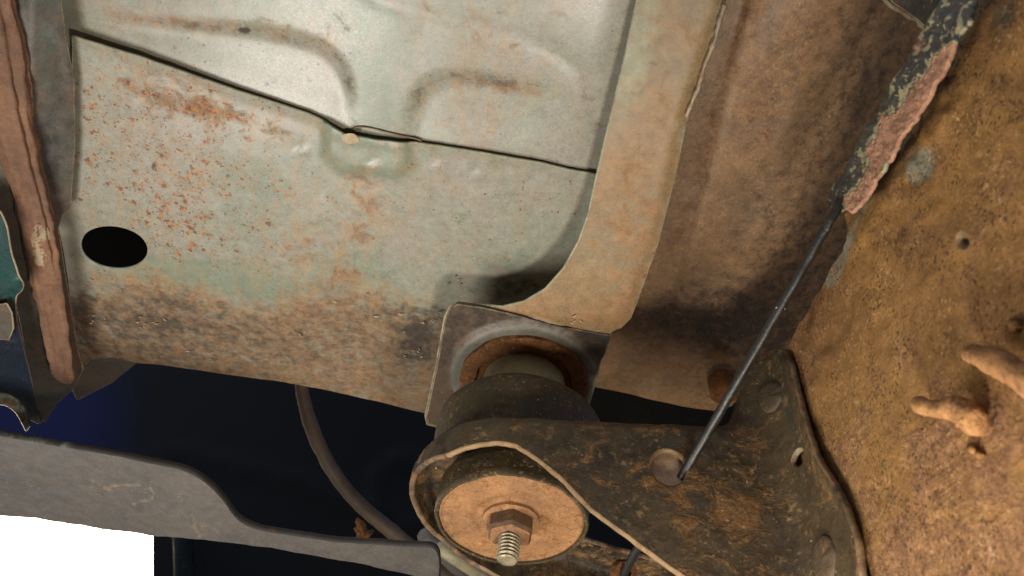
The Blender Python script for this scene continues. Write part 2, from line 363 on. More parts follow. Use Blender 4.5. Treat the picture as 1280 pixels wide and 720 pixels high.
# ------------------------------------------------------------------ floor pan
SEAM = [(92, 45), (180, 72), (300, 115), (385, 142), (408, 152), (432, 165), (470, 172), (520, 178), (600, 190), (680, 204), (745, 220)]
padA = catmull([(-200, 10), (60, 12), (170, 27), (300, 37), (385, 53), (422, 78), (436, 112), (438, 160), (436, 260)], 6).tolist() + [[-200, 260]]
padB = catmull([(510, 270), (511, 200), (514, 150), (524, 116), (550, 99), (600, 98), (660, 108), (740, 124), (900, 150)], 6).tolist() + [[900, 270]]
lineC = catmull([(380, -60), (470, 0), (560, 22), (650, 48), (712, 78), (738, 125), (752, 190)], 6)
ZPAN = .3400
def pan_relief(v, P):
    a = sstep(-13, 15, sdist(v, padA)); b = sstep(-12, 14, sdist(v, padB)) * (1 - sstep(590, 740, v[:, 0]))
    h = -.0030 * np.maximum(a, b) * (1 - .88 * np.exp(-(dline(v, SEAM) / 34) ** 2))
    d = dline(v, lineC); h += -.0005 * np.exp(-(d / 10) ** 2)
    h += -.003 * sstep(725, 800, v[:, 0] + (v[:, 1] - 100) * .25)
    h += .0005 * fbm(P, 18, 2)
    return h
def pan_mask(v, P):
    r = np.zeros(len(v)); g = r.copy(); b = r.copy(); s = r.copy()
    r += .42 * blob(v, 210, 28, 75, 14, 8) + .5 * blob(v, 640, 112, 50, 8, 8) + .3 * blob(v, 590, 150, 55, 40) + .25 * blob(v, 380, 40, 60, 30) + .22 * blob(v, 640, 50, 90, 35) + .18 * blob(v, 560, 10, 120, 40) + .22 * blob(v, 560, 110, 40, 8, 8)
    gap = (v[:, 0] > 435) & (v[:, 0] < 512)
    g += .5 * blob(v, 470, 80, 40, 110) + .35 * blob(v, 360, 15, 200, 30, 8) + .2
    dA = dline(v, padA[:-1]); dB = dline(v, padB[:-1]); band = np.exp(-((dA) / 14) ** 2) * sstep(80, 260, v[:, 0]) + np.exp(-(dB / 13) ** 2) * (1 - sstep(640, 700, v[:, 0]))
    b += .36 * band + .12 * np.exp(-(dline(v, lineC) / 6) ** 2)          # shading of the pressed steps put into the mask, with dirt
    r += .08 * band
    ds = dline(v, SEAM); b += .16 * np.exp(-(ds / 7) ** 2)  # shadow of the seam gap painted along the lap
    b += .17 * sstep(600, 790, v[:, 0] + (v[:, 1] - 100) * .2)  # light falling off to the right, put into the colour
    b += .95 * (blob(v, 304, 40, 5, 4) + .8 * blob(v, 334, 106, 3, 3) + .6 * blob(v, 314, 67, 2, 3)) * 1.2
    s += .3 + .25 * blob(v, 300, 80, 200, 60)
    return np.stack([r, g, b, s], -1)
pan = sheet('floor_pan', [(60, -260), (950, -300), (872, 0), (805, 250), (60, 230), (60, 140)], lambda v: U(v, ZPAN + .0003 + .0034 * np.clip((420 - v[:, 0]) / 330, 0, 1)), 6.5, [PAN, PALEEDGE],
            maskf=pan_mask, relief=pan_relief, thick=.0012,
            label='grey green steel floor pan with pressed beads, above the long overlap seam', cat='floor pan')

tube('sealant_bead', U(catmull([(441, 163), (446, 159), (462, 160), (490, 167), (522, 174), (527, 178)], 6), ZPAN - .0004), .0004, EDGE, n=8, parent=pan)

# ------------------------------------------------------------------ cross member below the pan
def cm_z(v):
    s = (v[:, 1] - (325 + (v[:, 0] - 90) * .10)) / 100.0
    z = np.full(len(v), .3385) + .0105 * np.clip(s, 0, 3) ** 1.6
    e = np.clip((110 - v[:, 0]) / 22, 0, 1.6) * sstep(262, 300, v[:, 1]); z += .003 * e ** 2       # rolled left edge
    return z
CM_OUT = [(92, 45)] + SEAM[1:] + [(785, 230), (768, 320), (740, 385), (690, 425), (600, 470), (560, 534), (530, 516), (470, 501), (420, 490), (350, 477), (280, 467), (205, 456), (160, 452), (140, 446), (120, 450), (104, 464),
          (96, 440), (84, 350), (74, 285), (70, 272), (84, 264), (87, 200), (90, 120)]
HOLE = [(141 + 43.5 * math.cos(a) * math.cos(.13) - 27 * math.sin(a) * math.sin(.13), 310.5 + 43.5 * math.cos(a) * math.sin(.13) + 27 * math.sin(a) * math.cos(.13)) for a in np.linspace(0, 2 * math.pi, 48, endpoint=False)]
jog = [(408, 150), (512, 176), (514, 205), (500, 222), (430, 214), (405, 195)]
def cm_relief(v, P):
    h = .0026 * sstep(-9, 12, sdist(v, jog))
    h += .0010 * np.exp(-(dline(v, SEAM) / 7) ** 2)
    for cx, cy, s in ((375, 187, 1.5), (468, 202, 1.4), (545, 205, .8), (595, 215, .8), (588, 212, -.5), (667, 228, .7)):
        h += s * .0004 * (blob(v, cx + 2, cy + 2, 8, 5, -20) - .9 * blob(v, cx - 2, cy - 3, 8, 5, -20))
    h += .0007 * fbm(P, 14, 2) - .0020 * np.exp(-(dline(v, [(745, 225), (720, 300), (680, 352), (640, 378), (570, 385)]) / 26) ** 2)
    d = sdist(v, HOLE); h += -.0007 * np.exp(-(d / 8) ** 2)
    return h
def cm_mask(v, P):
    x, y = v[:, 0], v[:, 1]; r = np.zeros(len(v)); g = r.copy(); b = r.copy(); s = r.copy()
    low = sstep(-28, 40, y - (338 + (x - 90) * .075 + 14 * np.sin(x / 40)))
    r += .22 * blob(v, 190, 110, 100, 30, 18) + .2 * blob(v, 200, 190, 110, 90) + .18 * blob(v, 420, 260, 120, 80) + .64 * low * (1 - .6 * sstep(560, 640, x)) + .25 * blob(v, 200, 105, 70, 22, 20) + .34 * blob(v, 280, 145, 60, 12, 12) + .35 * blob(v, 455, 250, 22, 90, 12) + .3 * blob(v, 360, 320, 50, 40) + .35 * blob(v, 430, 345, 24, 14) + .3 * blob(v, 510, 175, 8, 30) + .2 * blob(v, 350, 170, 40, 20)
    g += .55 * sstep(-10, 8, sdist(v, jog)) + .75 * blob(v, 250, 343, 110, 17, 8) + .4 * blob(v, 440, 340, 60, 20, 5) + .35 * blob(v, 490, 395, 40, 18) + .4 * blob(v, 180, 452, 60, 10) + .35 * blob(v, 360, 460, 30, 20) + .3 * blob(v, 320, 240, 90, 90) + .25 * blob(v, 650, 350, 80, 60) + .3
    g += .30 * low; b += .18 * low + .5 * blob(v, 525, 430, 32, 30) + .6 * blob(v, 635, 362, 55, 15, -6) + .32 * low * blob(v, 170, 400, 90, 45) + .25 * blob(v, 520, 385, 50, 20) + .28 * low * blob(v, 330, 420, 200, 60) + .25 * blob(v, 100, 400, 22, 70)
    b += .8 * (blob(v, 192, 208, 2.5, 9, -5) + blob(v, 254, 192, 2.5, 9, 5) + blob(v, 270, 160, 2, 6) + blob(v, 269, 320, 4, 3) + blob(v, 242, 146, 2, 7, 10)) * 1.1
    b += .5 * np.exp(-(np.abs(sdist(v, jog)) / 9) ** 2) * sstep(205, 150, y)*.5
    s += .45 + .65 * blob(v, 190, 190, 120, 110) + .45 * blob(v, 240, 270, 110, 70) + .5 * blob(v, 300, 145, 60, 20)
    return np.stack([r, g, b, s], -1)
cm = sheet('cross_member', CM_OUT, lambda v: U(v, cm_z(v)), 5.0, [PAN, PALEEDGE], holes=[HOLE], maskf=cm_mask, relief=cm_relief, wob=.5, thick=.0014,
           label='large weathered steel cross member with an oval hole and a rusty lower half', cat='cross member')
# inner face that rolls under at the lower left and a sheet with the hole's inner darkness painted in
sheet('inner_flange', [(104, 462), (120, 449), (140, 446), (170, 454), (140, 478), (96, 500), (88, 480)], lambda v: U(v, .352 + 0 * v[:, 0]), 6, [LEFTB, LEFTB], parent=cm)
sheet('backing_box', [(60, 230), (240, 230), (240, 400), (60, 400)], lambda v: U(v, .40 + 0 * v[:, 0]), 20, [VOID], parent=cm, thick=.002)
tb = U(np.array([438., 173.]), .3405)

# ------------------------------------------------------------------ hanger strap with its round-cornered foot plate
def st_z(v):
    s = np.clip((395 - v[:, 1]) / 100, 0, 6); return .3045 + .0075 * s - .0004 * s * s
ST = [(815, -80), (797, 0), (782, 70), (770, 120), (757, 175), (744, 230), (736, 268), (724, 302), (705, 336), (682, 362), (655, 378), (628, 384), (600, 382), (572, 379), (562, 384), (556, 398), (545, 460), (532, 520), (534, 531), (548, 534), (620, 560), (700, 560), (733, 510), (745, 470), (764, 416), (776, 413), (788, 402), (800, 370), (822, 310), (845, 220), (860, 150), (885, 70), (908, 0), (930, -80)]
def st_map(v): return U(v, np.where(v[:, 1] > 395, .3045, st_z(v)))
def st_relief(v, P):
    ctr = np.array([AX[0], AX[1]]); rr = np.hypot(P[:, 0] - ctr[0], P[:, 1] - ctr[1])
    r1 = rm(94, 464); h = .0032 * sstep(r1 + .0015, r1 - .0022, rr) - .0012 * np.exp(-((rr - r1 - .002) / .0018) ** 2)
    edge = [(908, 0), (885, 70), (860, 150), (845, 220), (822, 310), (800, 370), (788, 402), (772, 415)]
    h += -.0022 * np.exp(-(dline(v, edge) / 9) ** 2)
    h += .0007 * np.exp(-(dline(v, [(570, 392), (640, 397), (700, 405), (770, 420)]) / 8) ** 2)
    return h + .0003 * fbm(P, 30, 2)
def st_mask(v, P):
    x, y = v[:, 0], v[:, 1]; r = .15 + .35 * blob(v, 790, 290, 40, 120) + .3 * blob(v, 720, 390, 50, 20); g = .5 * blob(v, 795, 60, 28, 130, 12) + .35 * blob(v, 850, 170, 12, 30) + .15
    b = .0 * x + .15 * blob(v, 850, 210, 12, 40)
    foot = sstep(-6, 8, y - (396 + np.clip(x - 640, 0, 200) * .14))
    return np.stack([r - .3 * foot, g + .9 * foot * sstep(.0465, .040, np.hypot(P[:, 0] - AX[0], P[:, 1] - AX[1])) , b + foot * (.35 * sstep(.039, .046, np.hypot(P[:, 0] - AX[0], P[:, 1] - AX[1])) + .3 * blob(v, 745, 440, 30, 40)), .2 * r], -1)
strap = sheet('hanger_strap', ST, st_map, 4.6, [STRAP, PALEEDGE], maskf=st_mask, relief=st_relief, thick=.0016, rim=1.2,
              label='tan dusty hanger strap running up from the round foot plate over the rubber mount', cat='strap')
fp = [(x, y) for x, y in ST if y >= 379 and x < 770]
FPO = [(606, 386), (572, 381), (564, 386), (558, 399), (547, 460), (534, 520), (536, 529), (549, 533), (620, 556), (700, 556), (731, 510), (743, 470), (762, 420), (700, 409), (650, 396)]
sheet('foot_plate', FPO, lambda v: U(v, .3028 + 0 * v[:, 0]), 4.2, [PLATE, EDGE], parent=strap, relief=lambda v, P: .0026 * sstep(rm(94, 464) + .001, rm(94, 464) - .0022, np.hypot(P[:, 0] - AX[0], P[:, 1] - AX[1])),
      maskf=lambda v, P: np.stack([.5 * blob(v, 578, 425, 14, 7, -40) + .4 * blob(v, 735, 425, 14, 6) + .25 * blob(v, 556, 470, 6, 40), .7 * sstep(.043, .0395, np.hypot(P[:, 0] - AX[0], P[:, 1] - AX[1])), .60 * sstep(.0400, .0425, np.hypot(P[:, 0] - AX[0], P[:, 1] - AX[1])) * (1 - blob(v, 545, 500, 20, 50)) + .3 * blob(v, 740, 440, 25, 40), .2 + 0 * v[:, 0]], -1), thick=.0012)
# weld bead along the strap's right edge
wb = catmull([(906, 4), (900, 22), (893, 50), (880, 82), (873, 108), (866, 122), (858, 144)], 8)
tube('sealant_bead', st_map(wb) + np.array([0, 0, -.0012]), .0009, EDGE, n=10, parent=strap, dis=.0006, dscale=260)

def flakes(parent, mapf, spots, mat, seed):
    rs = random.Random(seed)
    for (x, y, L, n) in spots:
        for k in range(n):
            px, py = x + rs.uniform(-L, L), y + rs.uniform(-L * .5, L * .5); a = rs.uniform(-.5, .9); l = rs.uniform(2.5, 7)
            q = np.array([(px + l * t * math.cos(a) , py + l * t * math.sin(a) + rs.uniform(-.8, .8)) for t in (0, .3, .6, 1)])
            tube('paint_flake', mapf(q) - np.array([0, 0, .0006]), np.array([.0001, .00035, .0004, .0001]) * rs.uniform(.6, 1.3), mat, n=6, parent=parent, dis=.0002, dscale=600)
sheet('bare_spot', [(438 + 11 * math.cos(a) + 1.2 * math.sin(3 * a), 173.5 + 6.5 * math.sin(a) + .3 * 11 * math.cos(a) * .25) for a in np.linspace(0, 2 * math.pi, 20, endpoint=False)], lambda v: U(v, .3352 + 0 * v[:, 0]), 3, [FLK, FLK], parent=cm, thick=.0003)
flakes(strap, lambda v: U(v, .3040 + 0 * v[:, 0]), [(735, 418, 14, 9), (712, 400, 14, 5)], FLK, 3)
flakes(cm, lambda v: U(v, cm_z(v) - .0008), [(535, 395, 16, 6), (515, 440, 12, 7), (560, 350, 12, 5), (190, 400, 22, 8), (120, 395, 16, 4), (230, 440, 40, 5), (440, 400, 70, 6)], FLK, 5)
# ------------------------------------------------------------------ sill beam
def sill_z(v):
    x, y = v[:, 0], v[:, 1]; t = x - (935 - y * .25)
    z = .352 - .004 * sstep(-5, 10, t) + .00012 * np.clip(t - 90, 0, 400) ** 1.15 * .6
    return z + .00018 * np.clip(y - 440, 0, 60)
SIL = [(868, -90), (1330, -90), (1280, 120), (1130, 330), (1040, 460), (990, 492), (950, 470), (915, 508), (895, 514), (850, 507), (790, 492), (700, 474), (700, 400)]
ridge = [(950, -20), (930, 40), (905, 108), (885, 180), (868, 238), (850, 280), (838, 305)]
def sill_relief(v, P):
    return .0015 * np.exp(-(dline(v, ridge) / 2.8) ** 2) + .0025 * fbm(P * np.array([1, .6, 1]), 11, 3) + .0012 * np.exp(-(np.abs(v[:, 1] - (455 + (v[:, 0] - 840) * .25)) / 14) ** 2)
def sill_mask(v, P):
    x, y = v[:, 0], v[:, 1]
    r = .18 + .35 * np.exp(-(dline(v, ridge) / 14) ** 2) + .3 * blob(v, 950, 130, 40, 90, 20) + .25 * blob(v, 1000, 60, 30, 50) + .4 * blob(v, 855, 460, 40, 9, 15)
    g = .5 * blob(v, 885, 90, 14, 90, 14) + .4 * blob(v, 800, 480, 70, 12, 10) + .5 * blob(v, 965, 20, 16, 60, 12)
    b = .55 * blob(v, 870, 400, 120, 34, 4) + .34 * sstep(960, 1130, x + y * .35) + .10 * blob(v, 930, 330, 80, 60) + .12  # shade beside the rail and low on the beam, painted in
    return np.stack([r, g, b, 0 * r], -1)
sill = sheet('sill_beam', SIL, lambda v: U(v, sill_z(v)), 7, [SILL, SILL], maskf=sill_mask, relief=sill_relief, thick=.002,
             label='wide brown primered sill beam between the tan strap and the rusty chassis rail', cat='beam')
tube('lap_joint', U(catmull([(1096, -14), (1112, 4), (1130, 16), (1148, 26), (1156, 34)], 6), .350), .0012, EDGE, n=8, parent=sill, dis=.0009, dscale=300)
sheet('corner_gusset', [(1100, -40), (1116, 2), (1148, 24), (1165, 40), (1220, 40), (1230, -50)], lambda v: U(v, .3475 + 0 * v[:, 0]), 8, [SLEEVE, EDGE], parent=sill)
# added dark sheet: shade of the gap above the bracket put into its colour
sheet('gap_shade_sheet', [(735, 476), (790, 494), (850, 509), (900, 516), (940, 522), (980, 540), (980, 590), (700, 590)], lambda v: U(v, .385 + .0 * v[:, 0]), 10, [GAPSHADE, GAPSHADE], parent=sill,
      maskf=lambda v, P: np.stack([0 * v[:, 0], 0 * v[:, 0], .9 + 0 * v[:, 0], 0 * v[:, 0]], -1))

# ------------------------------------------------------------------ chassis rail
RT = ra + 0
def rail_map(v): return onplane(v, RT, RN)
RO = [(1262, -90), (1215, 0), (1196, 40), (1166, 92), (1130, 150), (1098, 205), (1074, 250), (1055, 268), (1058, 282), (1062, 300), (1048, 326), (1022, 372), (1000, 410), (984, 440), (975, 470), (960, 520), (950, 600), (960, 800), (1500, 900), (1500, -90)]
holeR = [(1207 + 9 * math.cos(a), 301 + 12 * math.sin(a)) for a in np.linspace(0, 2 * math.pi, 20, endpoint=False)]
def rail_relief(v, P):
    near = sstep(60, 0, dline(v, RO[1:14])); h = .0004 * fbm(P, 45, 3) + .0003 * fbm(P, 170, 4)
    fl = sdist(v, [(1085, 250), (1118, 205), (1160, 160), (1166, 175), (1150, 205), (1120, 245), (1088, 300), (1070, 320)]); h += .0012 * sstep(-1, 3, fl)
    fl2 = sdist(v, [(1140, 190), (1168, 182), (1170, 205), (1160, 225), (1142, 232)]); h += -.0008 * sstep(-1, 3, fl2)
    fl3 = sdist(v, [(1150, 160), (1178, 135), (1196, 142), (1180, 170), (1166, 186)]); h += .001 * sstep(-1, 2, fl3)
    h += .0010 * blob(v, 1207, 301, 18, 22) + .0010 * sstep(.05, .3, fbm(P, 28, 3)) * sstep(160, 30, dline(v, RO[1:14]))
    return h
def rail_mask(v, P):
    x, y = v[:, 0], v[:, 1]
    g = .1 + .95 * blob(v, 1152, 208, 14, 24, 20) * 1.2 + .6 * np.exp(-(dline(v, [(1225, 0), (1165, 120), (1105, 215), (1070, 290), (1040, 350)]) / 13) ** 2) + .7 * blob(v, 1040, 330, 12, 30, 30) + .5 * blob(v, 1255, 20, 20, 26)
    r = -.1 + .55 * sstep(350, 680, y + (x - 1100) * .4)
    b = .30 * sstep(420, 60, y) + .12 + .12 * blob(v, 1010, 430, 30, 50, 30) + .25 * blob(v, 1220, 420, 80, 60) + .25 * blob(v, 1130, 300, 40, 60) - .1 * sstep(560, 720, y) - .05 + .3 * blob(v, 1055, 330, 10, 20)  # lamp falloff painted in: darker top, lighter foot
    return np.stack([r, g, b, 0 * r], -1)
rail = sheet('chassis_rail', RO, rail_map, 6.0, [RAIL, BEDGE], holes=[holeR], maskf=rail_mask, relief=rail_relief, wob=2.0, thick=.004,
             label='tall chassis rail of scaly orange rust filling the right side', cat='chassis rail')
# wall behind the small hole
sheet('inner_web', [(1185, 275), (1235, 275), (1235, 330), (1185, 330)], lambda v: onplane(v, RT - RN * .02, RN), 20, [RUSTRING], parent=rail)

def lump(name, pts, rad, mat, parent, dis=.0012):
    return tube(name, pts, rad, mat, n=20, parent=parent, dis=dis, dscale=150)
def rl(px, py, out): return onplane(np.array([float(px), float(py)]), RT + RN * out, RN)
lump('bent_tab', catmull([rl(1146, 503, .004), rl(1156, 509, .006), rl(1175, 512, .006), rl(1196, 512, .006), rl(1214, 520, .005), rl(1218, 536, .003)], 5),
     np.interp(np.linspace(0, 1, 26), [0, .12, .4, .75, 1], [.0012, .0026, .0027, .0042, .0028]), TAB, rail, .0008)
lump('bent_tab', catmull([rl(1212, 441, .004), rl(1222, 445, .006), rl(1245, 453, .006), rl(1268, 465, .006), rl(1300, 482, .005), rl(1330, 500, .003)], 5),
     np.interp(np.linspace(0, 1, 26), [0, .12, .4, .75, 1], [.0012, .0028, .0034, .0038, .0042]), TAB, rail, .0008)
for (px, py, s) in ((1268, 405, .0016), (1215, 560, .0012), (1222, 566, .001)):
    lump('weld_spatter', [rl(px, py, -.001), rl(px + 3, py + 2, .0012), rl(px + 6, py + 5, .001)], [s, s * 1.2, s * .6], RAIL, rail, dis=.0004)

# ------------------------------------------------------------------ bracket: a folded steel cup round the mount, running to the rail
w0, w1 = U((700, 522), ZT), U((880, 530), ZT); wd = (w1 - w0); wd[2] = 0; wd /= np.linalg.norm(wd)
rc = rm(131, 629); C2 = np.array([AX[0] , AX[1]])
# near wall tangent to the circle, far wall spreading away
nn = np.array([wd[1], -wd[0]]);  nn = nn if nn[1] < 0 else -nn          # towards the camera
t0 = C2 + nn * rc
Rn2, Rd2 = RN[:2] / np.linalg.norm(RN[:2]), rdir[:2] / np.linalg.norm(rdir[:2])
p_r = RT[:2] + Rn2 * .0035                                                # flange plane, just proud of the rail
def isect(p, d, q, e):
    Mx = np.array([[d[0], -e[0]], [d[1], -e[1]]]); t = np.linalg.solve(Mx, q - p); return p + d * t[0]
cn = isect(t0, wd[:2], p_r, Rd2)
fr = .011                                                                 # fold radius
path = []
fa = math.radians(22); fd = np.array([wd[0] * math.cos(fa) - wd[1] * math.sin(fa), wd[0] * math.sin(fa) + wd[1] * math.cos(fa)])   # far wall direction
fn = np.array([-fd[1], fd[0]]); fn = fn if fn[1] > 0 else -fn
tf = C2 + fn * rc; cf = isect(tf, fd, p_r, Rd2)
for k in np.linspace(1, 0, 14)[:-1]: path.append(tf + (cf - tf) * k)
a0 = math.atan2(fn[1], fn[0]); a1 = math.atan2(nn[1], nn[0]) + 2 * math.pi
for a in np.linspace(a0, a1, 60): path.append(C2 + rc * np.array([math.cos(a), math.sin(a)]))
pA = cn - wd[:2] * fr * 1.15; pB = cn + Rd2 * fr * 1.15
for k in np.linspace(0, 1, 20)[1:]: path.append(t0 + (pA - t0) * k)
for t in np.linspace(0, 1, 14)[1:]: path.append((1 - t) ** 2 * pA + 2 * t * (1 - t) * cn + t * t * pB)
for k in np.linspace(0, .06, 14)[1:]: path.append(pB + Rd2 * k)
path = np.array(path); sl_ = np.concatenate([[0], np.cumsum(np.linalg.norm(np.diff(path, axis=0), axis=1))])
tang = np.gradient(path, axis=0); tang /= np.linalg.norm(tang, axis=1)[:, None]; inn = np.stack([-tang[:, 1], tang[:, 0]], -1)   # inward side
S_t0 = sl_[np.argmin(np.linalg.norm(path - t0, axis=1))]; S_A = sl_[np.argmin(np.linalg.norm(path - pA, axis=1))]; S_B = sl_[np.argmin(np.linalg.norm(path - pB, axis=1))]
S_c0 = sl_[np.argmin(np.linalg.norm(path - tf, axis=1))]
RF = .0075
def bmap(v):
    s, t = v[:, 0], v[:, 1]
    x = np.interp(s, sl_, path[:, 0]); y = np.interp(s, sl_, path[:, 1]); nx = np.interp(s, sl_, inn[:, 0]); ny = np.interp(s, sl_, inn[:, 1])
    w = 1 - sstep(S_A - .014, S_A + .004, s)
    o = np.clip(t - (ZT - RF), 0, None); ang = np.clip(o / RF, 0, math.pi / 2); ex = np.clip(o - RF * math.pi / 2, 0, None)
    inw = RF * (1 - np.cos(ang)) + ex; zz = np.where(o > 0, ZT - RF + RF * np.sin(ang), t)
    z = w * zz + (1 - w) * t; x = x + nx * inw * w; y = y + ny * inw * w
    return np.stack([x, y, z], -1)
def to_param(q, smin=None, smax=None):
    """pixel of the photograph -> (s, t) on the bracket's upright wall"""
    S = np.linspace(S_t0 - .06 if smin is None else smin, sl_[-1] if smax is None else smax, 900); Tt = np.linspace(.05, .34, 600)
    A, B = np.meshgrid(S, Tt); P = np.stack([np.interp(A, sl_, path[:, 0]), np.interp(A, sl_, path[:, 1]), B], -1); pr, _ = proj(P)
    d = np.hypot(pr[..., 0] - q[0], pr[..., 1] - q[1]); i = np.unravel_index(np.argmin(d), d.shape); return (A[i], B[i])
ZRIM = zc(629)
S0 = S_c0 - (sl_[-1] - S_t0) * 0
rim_pts = [to_param(q) for q in ((560, 566), (585, 556), (620, 551), (645, 555), (672, 572), (700, 594), (740, 635), (800, 680), (860, 722), (930, 775), (1000, 830))]
flr = [to_param(q) for q in ((1078, 830), (1079, 720), (1074, 680), (1060, 640), (1040, 602), (1022, 570), (1008, 530), (998, 490), (991, 458), (985, 445), (974, 438), (964, 438), (950, 446), (938, 462), (925, 480), (912, 500), (898, 515))]
print('bracket param', S_c0, S_t0, S_A, S_B, sl_[-1], ZT, ZRIM, rim_pts, flr)
FLAT = ZT + RF * .57 + .014
outl = [(0.0, .12), (S_c0 * .5, ZRIM - .022), (S_c0, ZRIM - .006), (S_c0 + .02, ZRIM - .001), (S_c0 + .05, ZRIM + .001), (S_c0 + .075, ZRIM + .001)] + \
       rim_pts + flr + [(S_A - .006, FLAT - .010), (S_A - .020, FLAT), (0.0, FLAT)]
outl = [tuple(map(float, q)) for q in outl]
hq = to_param((836, 584)); hr = .0073
bh = [(hq[0] + .0078 * math.cos(a), hq[1] + .0098 * math.sin(a)) for a in np.linspace(0, 2 * math.pi, 36, endpoint=False)]
sq = to_param((996, 572)); bs_ = [(sq[0] + .0042 * math.cos(a), sq[1] + .0042 * math.sin(a)) for a in np.linspace(0, 2 * math.pi, 20, endpoint=False)]
ho = to_param((790, 708), 0, S_c0); 
bh2 = [(S_c0 * .52 + .0045 * math.cos(a), ho[1] + .0045 * math.sin(a)) for a in np.linspace(0, 2 * math.pi, 24, endpoint=False)]
print('far wall hole', ho)
def b_relief(v, P):
    pr, _ = proj(P); h = .0004 * fbm(P, 60, 4) + .00025 * fbm(P, 200, 3)
    fl = (v[:, 0] > S_B - .012)
    edge = dline(pr, [(1079, 720), (1074, 680), (1060, 640), (1040, 602), (1022, 570), (1008, 530), (998, 490), (988, 452)])
    h += np.where(fl, .0012 * np.exp(-(edge / 9) ** 2) - .0009 * np.exp(-((edge - 17) / 8) ** 2), 0)
    return h
def b_mask(v, P):
    pr, _ = proj(P); n = len(v); near = (v[:, 0] > S_t0 - .03)
    r = np.where(near, .28 * blob(pr, 860, 610, 60, 50) + .25 * blob(pr, 900, 640, 60, 60) + .2 * blob(pr, 960, 640, 40, 60) + .2 * blob(pr, 740, 590, 40, 30) + .3 * blob(pr, 820, 545, 20, 12), .3)
    d = np.where(near, .30 * blob(pr, 895, 555, 45, 35) + .22 * blob(pr, 700, 540, 60, 25) + .15 * blob(pr, 780, 560, 60, 40), .35)  # dark patch by the fold is its shade, painted in
    fe = dline(pr, [(1079, 800), (1079, 720), (1074, 680), (1060, 640), (1040, 602), (1022, 570), (1008, 530), (998, 490), (988, 452), (972, 438), (945, 455)]); d = d + np.where(v[:, 0] > S_A, .5 * np.exp(-(fe / 5) ** 2), 0)
    g = np.where(near, .55 * blob(pr, 985, 520, 16, 60, -12) + .35 * blob(pr, 1000, 630, 30, 60) + .25 * blob(pr, 950, 470, 20, 25), 0)
    return np.stack([r, g, d, 0 * r], -1)
br = thing('mount_bracket', (AX[0] + .04, AX[1] - .03, ZRIM), 'mossy black steel bracket curled round the lower rubber and bolted flat to the chassis rail', 'bracket')
sheet('folded_wall', outl, bmap, .0019, [BRKT, BEDGE], holes=[bh, bs_], maskf=b_mask, relief=b_relief, thick=.0027, rim=1.0, parent=br, orient=lambda v: ((v[:, 0] > S_t0) & (v[:, 1] < ZT - RF)).astype(float), wob=.00012)
# the wall's normals must look outwards: make the thickness go inwards (checked by the sheet centre above)
# round rivet heads on the flange
def rv(q, out=.001): return onplane(np.array([float(q[0]), float(q[1])]), RT + RN * (.0035 + out), RN)
def rivet(q, r, mat, ov=1.0):
    sp_ = to_param(q); c = bmap(np.array([sp_]))[0]; e1 = bmap(np.array([(sp_[0] + .002, sp_[1])]))[0] - c; nn_ = np.cross(e1, (0, 0, 1)); nn_ /= np.linalg.norm(nn_)
    if nn_ @ c > 0: nn_ = -nn_
    c = c + nn_ * .0006
    prof = [(r * 1.0, -.0012), (r * .99, -.0001), (r * .90, .0005), (r * .7, .0009), (r * .3, .0011), (.00001, .0012)]
    return lathe('rivet_head', prof, c, mat, n=40, parent=br, dis=.0004, axis=nn_)
rivet((962, 497), .0080, RIVET); rivet((1031, 700), .0086, RIVET)

gq = wd[:2]; gp = np.array([t0[0] - nn[0] * .0048, t0[1] - nn[1] * .0048, 0]); gn = np.array([nn[0], nn[1], 0])
sheet('lit_wall_sheet', [(800, 545), (885, 545), (885, 612), (800, 612)], lambda v: onplane(v, gp, gn), 5, [LITWALL, LITWALL], parent=br, thick=.002, relief=lambda v, P: .0006 * fbm(P, 90, 3))  # added sheet: imitates the lit far wall seen through the hole
# ------------------------------------------------------------------ body mount
bm_ = thing('body_mount', (AX[0], AX[1], ZD), 'rubber body mount with orange rusty washer face, nut and protruding bolt', 'body mount')
def arc(r0, z0, r1, z1, bulge, n=8):
    return [(r0 + (r1 - r0) * t + bulge * math.sin(math.pi * t), z0 + (z1 - z0) * t) for t in np.linspace(0, 1, n)]
def CP(z): return (AX[0], AX[1], z)
zt = .3022
lathe('backing_washer', [(.012, zt), (rm(78, 485), zt), (rm(81, 485), zt - .0008), (rm(81, 485), zt - .0042), (rm(78, 485), zt - .0052), (rm(62, 485), zt - .0050), (rm(60, 485), zt - .003), (.012, zt - .003)], CP(0), RUSTRING, parent=bm_, dis=.0006)
lathe('spacer', [(rm(52, 490), zt - .002), (rm(52, 490), zc(530))], CP(0), SPACER, parent=bm_)
zu0, zu1 = zc(523), zc(596)
lathe('upper_cushion', [(.01, zu0 + .001), (rm(60, 512), zu0 + .0005), (rm(76, 512), zu0 - .0006)] + arc(rm(80, 514), zu0 - .002, rm(104, 545), zc(546), .0024) + arc(rm(104.3, 545), zc(548), rm(100, 580), zu1, .0008) + [(.01, zu1)], CP(0), RUBBER, parent=bm_, dis=.0006)
zl0 = zc(604)
lathe('lower_cushion', [(.01, zl0), (rm(74, 605), zl0 - .0004)] + arc(rm(80, 608), zl0 - .0015, rm(96, 630), zc(628), .0014) + [(rm(95, 640), zc(640)), (rm(96, 645), zc(646)), (rm(96.5, 650), ZD + .0004), (rm(95, 650), ZD - .0008), (rm(91.5, 650), ZD - .0007), (rm(90, 650), ZD + .002)], CP(0), RUBBER, parent=bm_, dis=.0006)
rd = rm(90.5, 651)
zz = ZD
